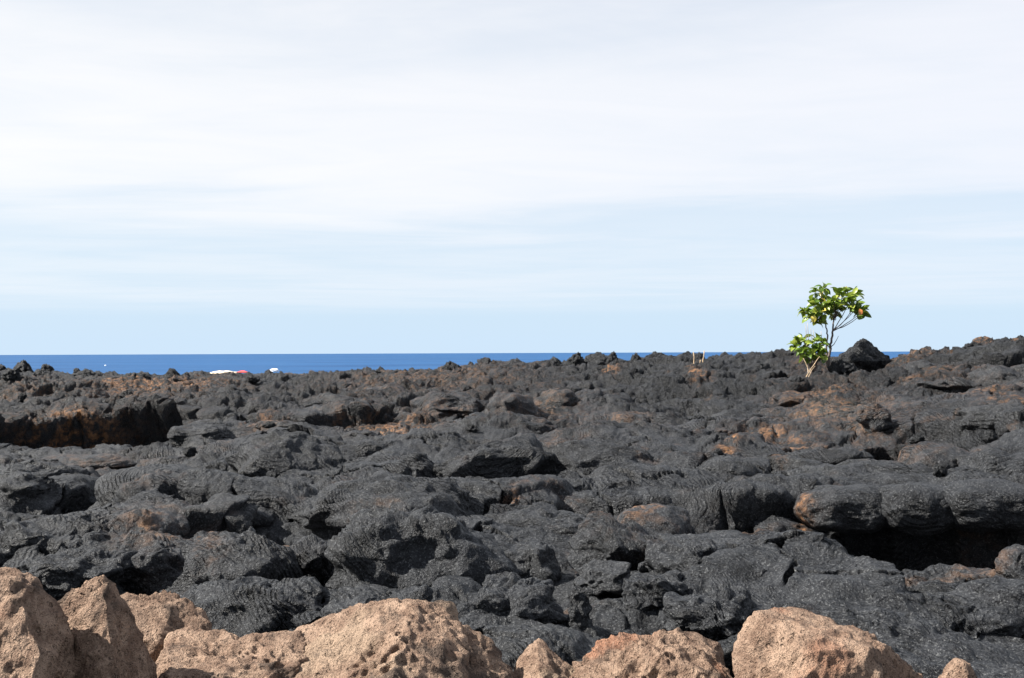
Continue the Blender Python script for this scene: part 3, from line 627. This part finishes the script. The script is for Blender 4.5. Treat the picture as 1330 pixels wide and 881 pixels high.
crest_rock(1310, 452, 52, 14, 39, 'brown stained lava boulder on top of the highest ridge', 32, style='blk')
crest_rock(1324, 446, 14, 10, 38, 'small dark rock on the highest ridge beside the stained boulder', 33)
crest_rock(1240, 467, 14, 8, 38, 'small dark rock low on the rising right hand ridge', 34)
SKY_MARK = [(31, 'the leaning jagged rock'), (173, 'the long low boulder'), (315, 'the red tent'), (450, 'the orange strip of ground'), (590, 'the brown mound'), (770, 'the broad grey hump'), (905, 'the dead plant'), (1060, 'the sapling and tree'), (1180, 'the cone shaped rock'), (1300, 'the highest ridge top')]
FIELD_MARK = [(110, 545, 'the brown walled hollow'), (240, 650, 'the long smooth lobe'), (370, 600, 'the rounded dome'), (540, 610, 'the big folded mounds'), (590, 530, 'the undercut lobe'), (760, 600, 'the broken tumulus'), (780, 505, 'the broad grey hump'), (940, 610, 'the round ball of lava'), (1140, 550, 'the upright dark block'), (1190, 670, 'the overhanging ledge'), (1280, 500, 'the highest ridge'), (960, 510, 'the dead plant')]
for i in range(60):
    px = rng.uniform(5, 1325); r = rng.uniform(36, 50) if px > 560 else rng.uniform(42, 66)
    x, y, _ = spot(px, 470, r); zz = ground_z(x, y); py = 459 + (EYE.z - zz) / r * FPX + 1
    w = rng.uniform(6, 15)
    crest_rock(px, py, w, w * rng.uniform(.45, .9), r, 'small jagged black lava rock on the skyline near ' + min(SKY_MARK, key=lambda m: abs(m[0] - px))[1], 300 + i, 'small rocks scattered along the skyline', style=('jag', 'blk', 'cone')[i % 3])
for i in range(60):
    px = rng.uniform(5, 1325); py0 = rng.uniform(492, 660); x, y, r = spot(px, py0); zz = ground_z(x, y); py = 459 + (EYE.z - zz) / r * FPX + 1.5
    w = rng.uniform(8, 18)
    crest_rock(px, py, w, w * rng.uniform(.4, .75), r, 'loose lump of dark lava on the field near ' + min(FIELD_MARK, key=lambda m: abs(m[0] - px) + 1.5 * abs(m[1] - py0))[2], 400 + i, 'loose lumps on the lava field', style=('blk', 'jag')[i % 2])

# ------------------------------------------------------------------ tan boulders of the roadside row
def boulder(px, top_py, w, r, h, label, seed, facets=5, dep=.8, yaw=0.0, tilt=0.0, tdir=0.0, power=2.6, level=7, pale=0.0, red=0.0, cut=(0.80, 1.02), planes=(), lump=.20):
    d = pixel_dir(px, top_py); k = r / math.hypot(d.x, d.y); x, y = d.x * k, d.y * k; ztop = EYE.z + d.z * k
    a = w * r / FPX * 0.5; c = h * 0.5
    V, F = rock_verts(level, (a, a * dep, c), seed, power=power, facets=facets, cut=cut, lump=lump, lumpf=1.2, sharp=0.10, planes=planes,
                      noise=((0.42, .040, False), (0.22, .026, True), (0.09, .014, True), (0.04, .006, False)), pits=((0.095, .036, .48), (0.048, .022, .50), (0.022, .009, .5)))
    V = rot_v(V, tilt, tdir, yaw); loc = (x, y, ztop - float(V[:, 2].max()))
    me = np_mesh('boulder', V, F); p = sstep(-0.1, 0.5, fbm3(V[:, 0] * 2, V[:, 1] * 2, V[:, 2] * 2, 3, seed % 20)) * pale; set_attr(me, 'pale', p)
    set_attr(me, 'red', sstep(0.0, 0.5, fbm3(V[:, 0] * 2.5 + 7, V[:, 1] * 2.5, V[:, 2] * 2.5, 3, seed % 19)) * red)
    return tag(link('boulder', me, M['tan'], None, loc), label, 'boulder', 'tan boulders in the roadside row')
boulder(10, 738, 132, 4.9, 1.05, 'tall pitted tan boulder with a dark hollow at its top beside the sloping peaked one', 501, dep=.8, red=.4, planes=(((-.25, -.62, .62), .62), ((.2, -.1, 1), .82)))
boulder(115, 752, 155, 5.0, 1.05, 'tall tan boulder with smooth sloping face and peaked top beside the pitted one', 502, dep=.7, planes=(((.78, -.1, .55), .70), ((-.32, -.62, .64), .52)))
boulder(205, 771, 125, 5.8, 0.8, 'low wedge shaped brown boulder wedged behind the tall peaked boulder', 503, level=6, dep=.8, planes=(((.25, -.35, .9), .58), ((0, -.9, .25), .8)))
boulder(292, 830, 215, 5.25, 0.75, 'flat topped tan boulder lying low between two bigger ones', 504, power=5.0, facets=2, cut=(.95, 1.1), pale=.5, lump=.06, planes=(((.05, -.12, 1), .80), ((-.9, -.3, .3), .85)))
boulder(486, 792, 372, 5.1, 0.95, 'largest tan boulder, broad and rounded with a shaded right flank', 505, dep=.7, pale=.6, planes=(((-.5, -.25, .83), .56), ((.62, -.25, .72), .74)))
boulder(706, 837, 124, 5.3, 0.75, 'small pale speckled boulder between the largest boulder and a reddish one', 506, level=6, pale=1.2, planes=(((.3, -.2, .9), .74), ((-.5, -.2, .8), .76)))
boulder(852, 825, 200, 5.3, 0.8, 'reddish tan boulder with a dark pitted right half', 507, facets=4, red=1.0, power=3.4, planes=(((-.45, -.4, .75), .78), ((.35, -.2, .9), .82)))
boulder(1072, 803, 228, 5.1, 0.95, 'big angular tan boulder with reddish broken corner and dark grey patch', 508, facets=5, dep=.75, red=.6, power=3.4, planes=(((-.7, -.3, .6), .84), ((.08, -.12, 1), .74), ((.2, -.9, .45), .82)))
boulder(1250, 854, 90, 5.2, 0.65, 'small pointed tan boulder barely rising in front of ropy lava', 509, level=6, power=1.6)

# ------------------------------------------------------------------ tree, sapling and dead stems
def tube(points, radii, sides=7):
    P = np.array(points, float); n = len(P); V = []; 
    for i in range(n):
        t = P[min(i + 1, n - 1)] - P[max(i - 1, 0)]; t /= np.linalg.norm(t) + 1e-9
        a = np.cross(t, (0.31, 0.9, 0.2)); a /= np.linalg.norm(a); b = np.cross(t, a)
        for k in range(sides):
            an = 2 * math.pi * k / sides; V.append(P[i] + radii[i] * (math.cos(an) * a + math.sin(an) * b))
    F = [[i * sides + k, i * sides + (k + 1) % sides, (i + 1) * sides + (k + 1) % sides, (i + 1) * sides + k] for i in range(n - 1) for k in range(sides)]
    V.append(P[-1]); tip = len(V) - 1
    F += [[(n - 1) * sides + k, (n - 1) * sides + (k + 1) % sides, tip, tip] for k in range(sides)]
    return V, F
def tube_obj(name, pts, radii, mat, parent=None, loc=None, sub=5, wob=0.01, sides=7):
    P = np.array(pts, float); t = np.linspace(0, 1, len(P)); tt = np.linspace(0, 1, (len(P) - 1) * sub + 1)
    Q = np.stack([np.interp(tt, t, P[:, k]) for k in range(3)], 1); Rr = np.interp(tt, t, radii)
    for _ in range(2): Q[1:-1] = (Q[:-2] + 2 * Q[1:-1] + Q[2:]) / 4
    Q[1:-1] += rng.normal(0, wob, Q[1:-1].shape)
    V, F = tube(Q, Rr, sides); me = bpy.data.meshes.new(name)
    me.from_pydata([tuple(v) for v in V], [], [tuple(dict.fromkeys(f)) for f in F]); me.polygons.foreach_set('use_smooth', [True] * len(me.polygons))
    return link(name, me, mat, parent, loc)
def leaf_mesh(name, mat, L, W, curl):
    V = []; F = []; n = 6
    for i in range(n + 1):
        t = i / n; w = W * 0.5 * (math.sin(math.pi * min(1, t ** 0.85)) ** 0.75) * (0.75 + 0.45 * t) if 0 < i < n else 0.004
        z = -curl * t * t * L + 0.12 * L * math.sin(math.pi * t)
        V += [(-w, t * L, z + 0.28 * w), (0, t * L, z - 0.03 * L * (0 < i < n)), (w, t * L, z + 0.28 * w)]
    for i in range(n):
        a = 3 * i; F += [(a, a + 1, a + 4, a + 3), (a + 1, a + 2, a + 5, a + 4)]
    me = bpy.data.meshes.new(name); me.from_pydata(V, [], F); me.polygons.foreach_set('use_smooth', [True] * len(F)); me.materials.append(mat); return me
LEAVES = {k: [leaf_mesh('leaf', M[m], 0.24 * s, 0.145 * s, c) for s, c in ((1, .2), (.85, .45), (1.1, .1))] for k, m in (('g', 'leaf'), ('y', 'leaf_y'), ('o', 'leaf_o'), ('b', 'leaf_b'))}
def add_leaf(parent, p, yaw, pitch, roll, kind='g', s=1.0):
    o = bpy.data.objects.new('leaf', random.choice(LEAVES[kind])); col.objects.link(o); o.parent = parent; o.location = p
    o.rotation_euler = (pitch, roll, yaw); o.scale = (s, s, s); return o
TX, TY, TR = spot(1076, 478, 33.5); TZ = min(ground_z(TX, TY), EYE.z - 0.30); MPP = TR / FPX
zfoot = EYE.z + TR * pixel_dir(1076, 478).z / math.hypot(*pixel_dir(1076, 478).xy)
def tp(px, py, dy=0.0):                             # tree-local point
    return ((px - 1076) * MPP, dy, (478 - py) * MPP + (zfoot - TZ))
tree = tag(empty('tree', (TX, TY, TZ)), 'small leafy green tree with a thin forked trunk growing out of black lava', 'tree')
def rosette(parent, p, n, up, kinds, s=1.0):
    y0 = random.uniform(0, 6.28)
    for i in range(n):
        yaw = y0 + i * 2.4 + random.uniform(-.3, .3); pitch = random.uniform(-0.75, 1.25) * up
        k = random.choices(list(kinds), list(kinds.values()))[0]
        q = (p[0] + random.uniform(-.03, .03), p[1] + random.uniform(-.03, .03), p[2] + random.uniform(-.06, .05))
        add_leaf(parent, q, yaw, pitch, random.uniform(-.9, .9), k, s * random.uniform(.8, 1.15))
KIND = {'g': 0.68, 'b': 0.30, 'y': 0.02}
tube_obj('trunk', [(0.0, 0, -0.12), tp(1076, 470), tp(1079, 450), tp(1082, 430), tp(1083, 418)], [.050, .045, .034, .026, .020], M['bark'], tree)
tube_obj('trunk', [tp(1075, 474, .03), tp(1074, 455, .05), tp(1076, 437, .06), tp(1074, 424, .04), tp(1069, 414, .05)], [.036, .030, .022, .018, .014], M['bark'], tree)
CL = [(1060, 384, -.1), (1072, 379, .15), (1086, 386, -.2), (1098, 383, .2), (1108, 389, 0), (1046, 406, 0), (1056, 401, -.3), (1066, 395, .2), (1080, 398, -.35), (1094, 400, .1), (1106, 403, -.2), (1113, 403, .1), (1117, 408, -.1),
      (1051, 416, -.15), (1068, 410, -.3), (1089, 411, .35), (1114, 412, -.3), (1064, 421, .1), (1077, 390, .4), (1078, 408, .0), (1072, 400, -.4), (1085, 404, -.1), (1099, 394, -.3), (1059, 411, .2)]
fork = {0: (1069, 414, .05), 1: (1083, 418, 0)}
for i, (px, py, dy) in enumerate(CL):
    f = fork[0] if px < 1074 else fork[1]
    if px > 1100: f = (1082, 432, 0)
    mid = ((f[0] + px) / 2 + random.uniform(-3, 3), (f[1] + py) / 2 + 3, dy * .5)
    tube_obj('branch', [tp(*f), tp(*mid), tp(px, py, dy)], [.015, .011, .007], M['bark'], tree, sides=5, sub=3, wob=.006)
    rosette(tree, tp(px, py - 1, dy), 12, 1.0, KIND, 1.08)
add_leaf(tree, tp(1050, 414, -.45), math.pi, -1.1, .2, 'y', .8); add_leaf(tree, tp(1053, 413, -.42), math.pi + .6, -1.2, .2, 'y', .9)
add_leaf(tree, tp(1109, 405, -.5), math.pi, -1.2, 0, 'o', .75); add_leaf(tree, tp(1111, 406, -.48), math.pi - .5, -1.1, .3, 'o', .6)
add_leaf(tree, tp(1083, 391, -.55), math.pi, .2, 0, 'y', .6); add_leaf(tree, tp(1111, 389, -.1), -1.3, .1, 0, 'b', 1.1)
tube_obj('branch', [tp(1079, 452), tp(1084, 447, -.05), tp(1088, 438, -.08)], [.014, .010, .006], M['bark'], tree, sides=5, sub=3, wob=.004)
SX, SY, SR = spot(1056, 478, 33.0); SZ = min(ground_z(SX, SY), EYE.z - 0.3)
sap = tag(empty('sapling', (SX, SY, SZ)), 'low bushy green sapling with pale bare stems beside the taller tree', 'plant')
zf2 = EYE.z + SR * pixel_dir(1056, 478).z / math.hypot(*pixel_dir(1056, 478).xy)
def sp(px, py, dy=0.0): return ((px - 1056) * SR / FPX, dy, (478 - py) * SR / FPX + zf2 - SZ)
for (px, py, dy) in [(1037, 446, 0), (1046, 442, .2), (1054, 446, -.2), (1062, 443, .1), (1068, 446, -.1), (1040, 456, -.2), (1050, 454, .2), (1060, 456, -.25), (1068, 457, .1), (1034, 451, .1), (1044, 464, -.25), (1057, 466, -.3), (1066, 465, -.2), (1050, 460, -.35)]:
    tube_obj('stem', [(random.uniform(-.08, .08), 0, -.12), sp((1056 + px) / 2, 466, dy * .5), sp(px, py, dy)], [.020, .014, .007], M['bark'], sap, sides=5, sub=3, wob=.006)
    rosette(sap, sp(px, py, dy), 11, 1.0, {'g': .72, 'b': .28}, .95)
for (px, py) in [(1047, 423), (1050, 421), (1054, 428), (1067, 432), (1057, 430)]:
    tube_obj('bare_stem', [(sp(px + 3, 470)[0], .05, -.1), sp(px + 2, 450, .05), sp(px, py, .05)], [.014, .011, .006], M['palestem'], sap, sides=5, sub=3, wob=.006)
def stick(px0, py0, px1, py1, r, label, rad=.010):
    x, y, r = spot(px0, py0, r); d0 = pixel_dir(px0, py0); zb = EYE.z + r * d0.z / math.hypot(d0.x, d0.y)
    o = tube_obj('fallen_branch', [(0, 0, -.06), ((px1 - px0) * r / FPX * .5, .05, (py0 - py1) * r / FPX * .52), ((px1 - px0) * r / FPX, .12, (py0 - py1) * r / FPX)], [rad, rad * .9, rad * .6], M['dead'], None, (x, y, zb), sides=6, sub=4, wob=.005)
    return tag(o, label, 'branch')
stick(1047, 487, 1066, 464, 31.6, 'pale dry branch slanting up across the foot of the sapling', .013)
stick(1051, 480, 1045, 466, 31.7, 'short pinkish dry branch crossing the longer one below the sapling')
stick(1050, 487, 1060, 476, 31.8, 'thin pale twig lying beside the longer dry branch', .010)
DX, DY, DR = spot(908, 490, 36.0); DZ = ground_z(DX, DY)
dead = tag(empty('dead_plant', (DX, DY, DZ)), 'dead plant with two bare straw coloured stems over brown dry leaves', 'plant')
d0 = pixel_dir(908, 490); zo = EYE.z + DR * d0.z / math.hypot(d0.x, d0.y) - DZ; m_ = DR / FPX
for (x0, x1, top) in ((-6, -7, 458), (4, 7, 456), (1, 2, 468)):
    tube_obj('stem', [(x0 * m_, 0, -.1), (x0 * m_, .02, zo + .2), (x1 * m_, .03, zo + (490 - top) * m_)], [.030, .026, .014], M['dead'], dead, sides=6, sub=4, wob=.008)
V, F = rock_verts(5, (.26, .24, .16), 77, lump=.35, lumpf=2.2, noise=((.08, .05, True), (.03, .02, True)))
link('dry_leaf_heap', np_mesh('dry_leaf_heap', V, F), M['litter'], dead, (0, 0, zo + .02))

# ------------------------------------------------------------------ shore: beach, tent, surf
bx, by, br = spot(292, 484, 150)
def zpix(px, py, r): d = pixel_dir(px, py); return EYE.z + r * d.z / math.hypot(d.x, d.y)
V, F = rock_verts(5, (1.9, 2.5, .45), 91, lump=.25, noise=((.8, .08, True), (.25, .03, True)))
zt = zpix(292, 482.4, br)
tag(link('sand_bank', np_mesh('sand_bank', V, F), M['sand'], None, (bx, by, zt - .42)), 'low pale sand bank near the shore beside the red tent', None, None, 'structure')
tx, ty, tr = spot(315, 484, 148); tz = zpix(315, 485.5, tr); gz = ground_z(tx, ty); tz = min(tz, gz + .1)
tent = tag(empty('tent', (tx, ty, tz)), 'tiny red canopy tent far off at the shore', 'tent')
hgt = zpix(315, 481.4, tr) - tz
me = bpy.data.meshes.new('canopy'); q = .62
me.from_pydata([(-q, -q, hgt * .55), (q, -q, hgt * .55), (q, q, hgt * .55), (-q, q, hgt * .55), (-.2, 0, hgt), (.2, 0, hgt), (-q, -q, hgt * .38), (q, -q, hgt * .38), (q, q, hgt * .38), (-q, q, hgt * .38)], [],
               [(0, 1, 5, 4), (1, 2, 5), (2, 3, 4, 5), (3, 0, 4), (6, 7, 1, 0), (7, 8, 2, 1), (8, 9, 3, 2), (9, 6, 0, 3)])
link('canopy', me, M['red'], tent)
for sx in (-1, 1):
    for sy in (-1, 1): tube_obj('pole', [(sx * q * .96, sy * q * .96, -.25), (sx * q * .96, sy * q * .96, hgt * .5)], [.02, .02], M['pole'], tent, sides=5, sub=2, wob=0)
def foam(name, px, py, w, h, label, r, seed):
    x, y, r = spot(px, py, r); a = w * r / FPX / 2; V, F = rock_verts(4, (a, a * .8, h * r / FPX * .7), seed, lump=.4, lumpf=2.0, noise=((a * .3, a * .10, True),))
    tag(link(name, np_mesh(name, V, F), M['foam'], None, (x, y, 2.0 + h * r / FPX * .2)), label, 'wave')
foam('breaking_wave', 356, 482, 11, 4, 'white splash of a wave breaking at the shore beyond the tent', 262, 5)
foam('whitecap', 137, 474, 2, 1.5, 'lone white wave crest far out on the blue sea', 420, 6)
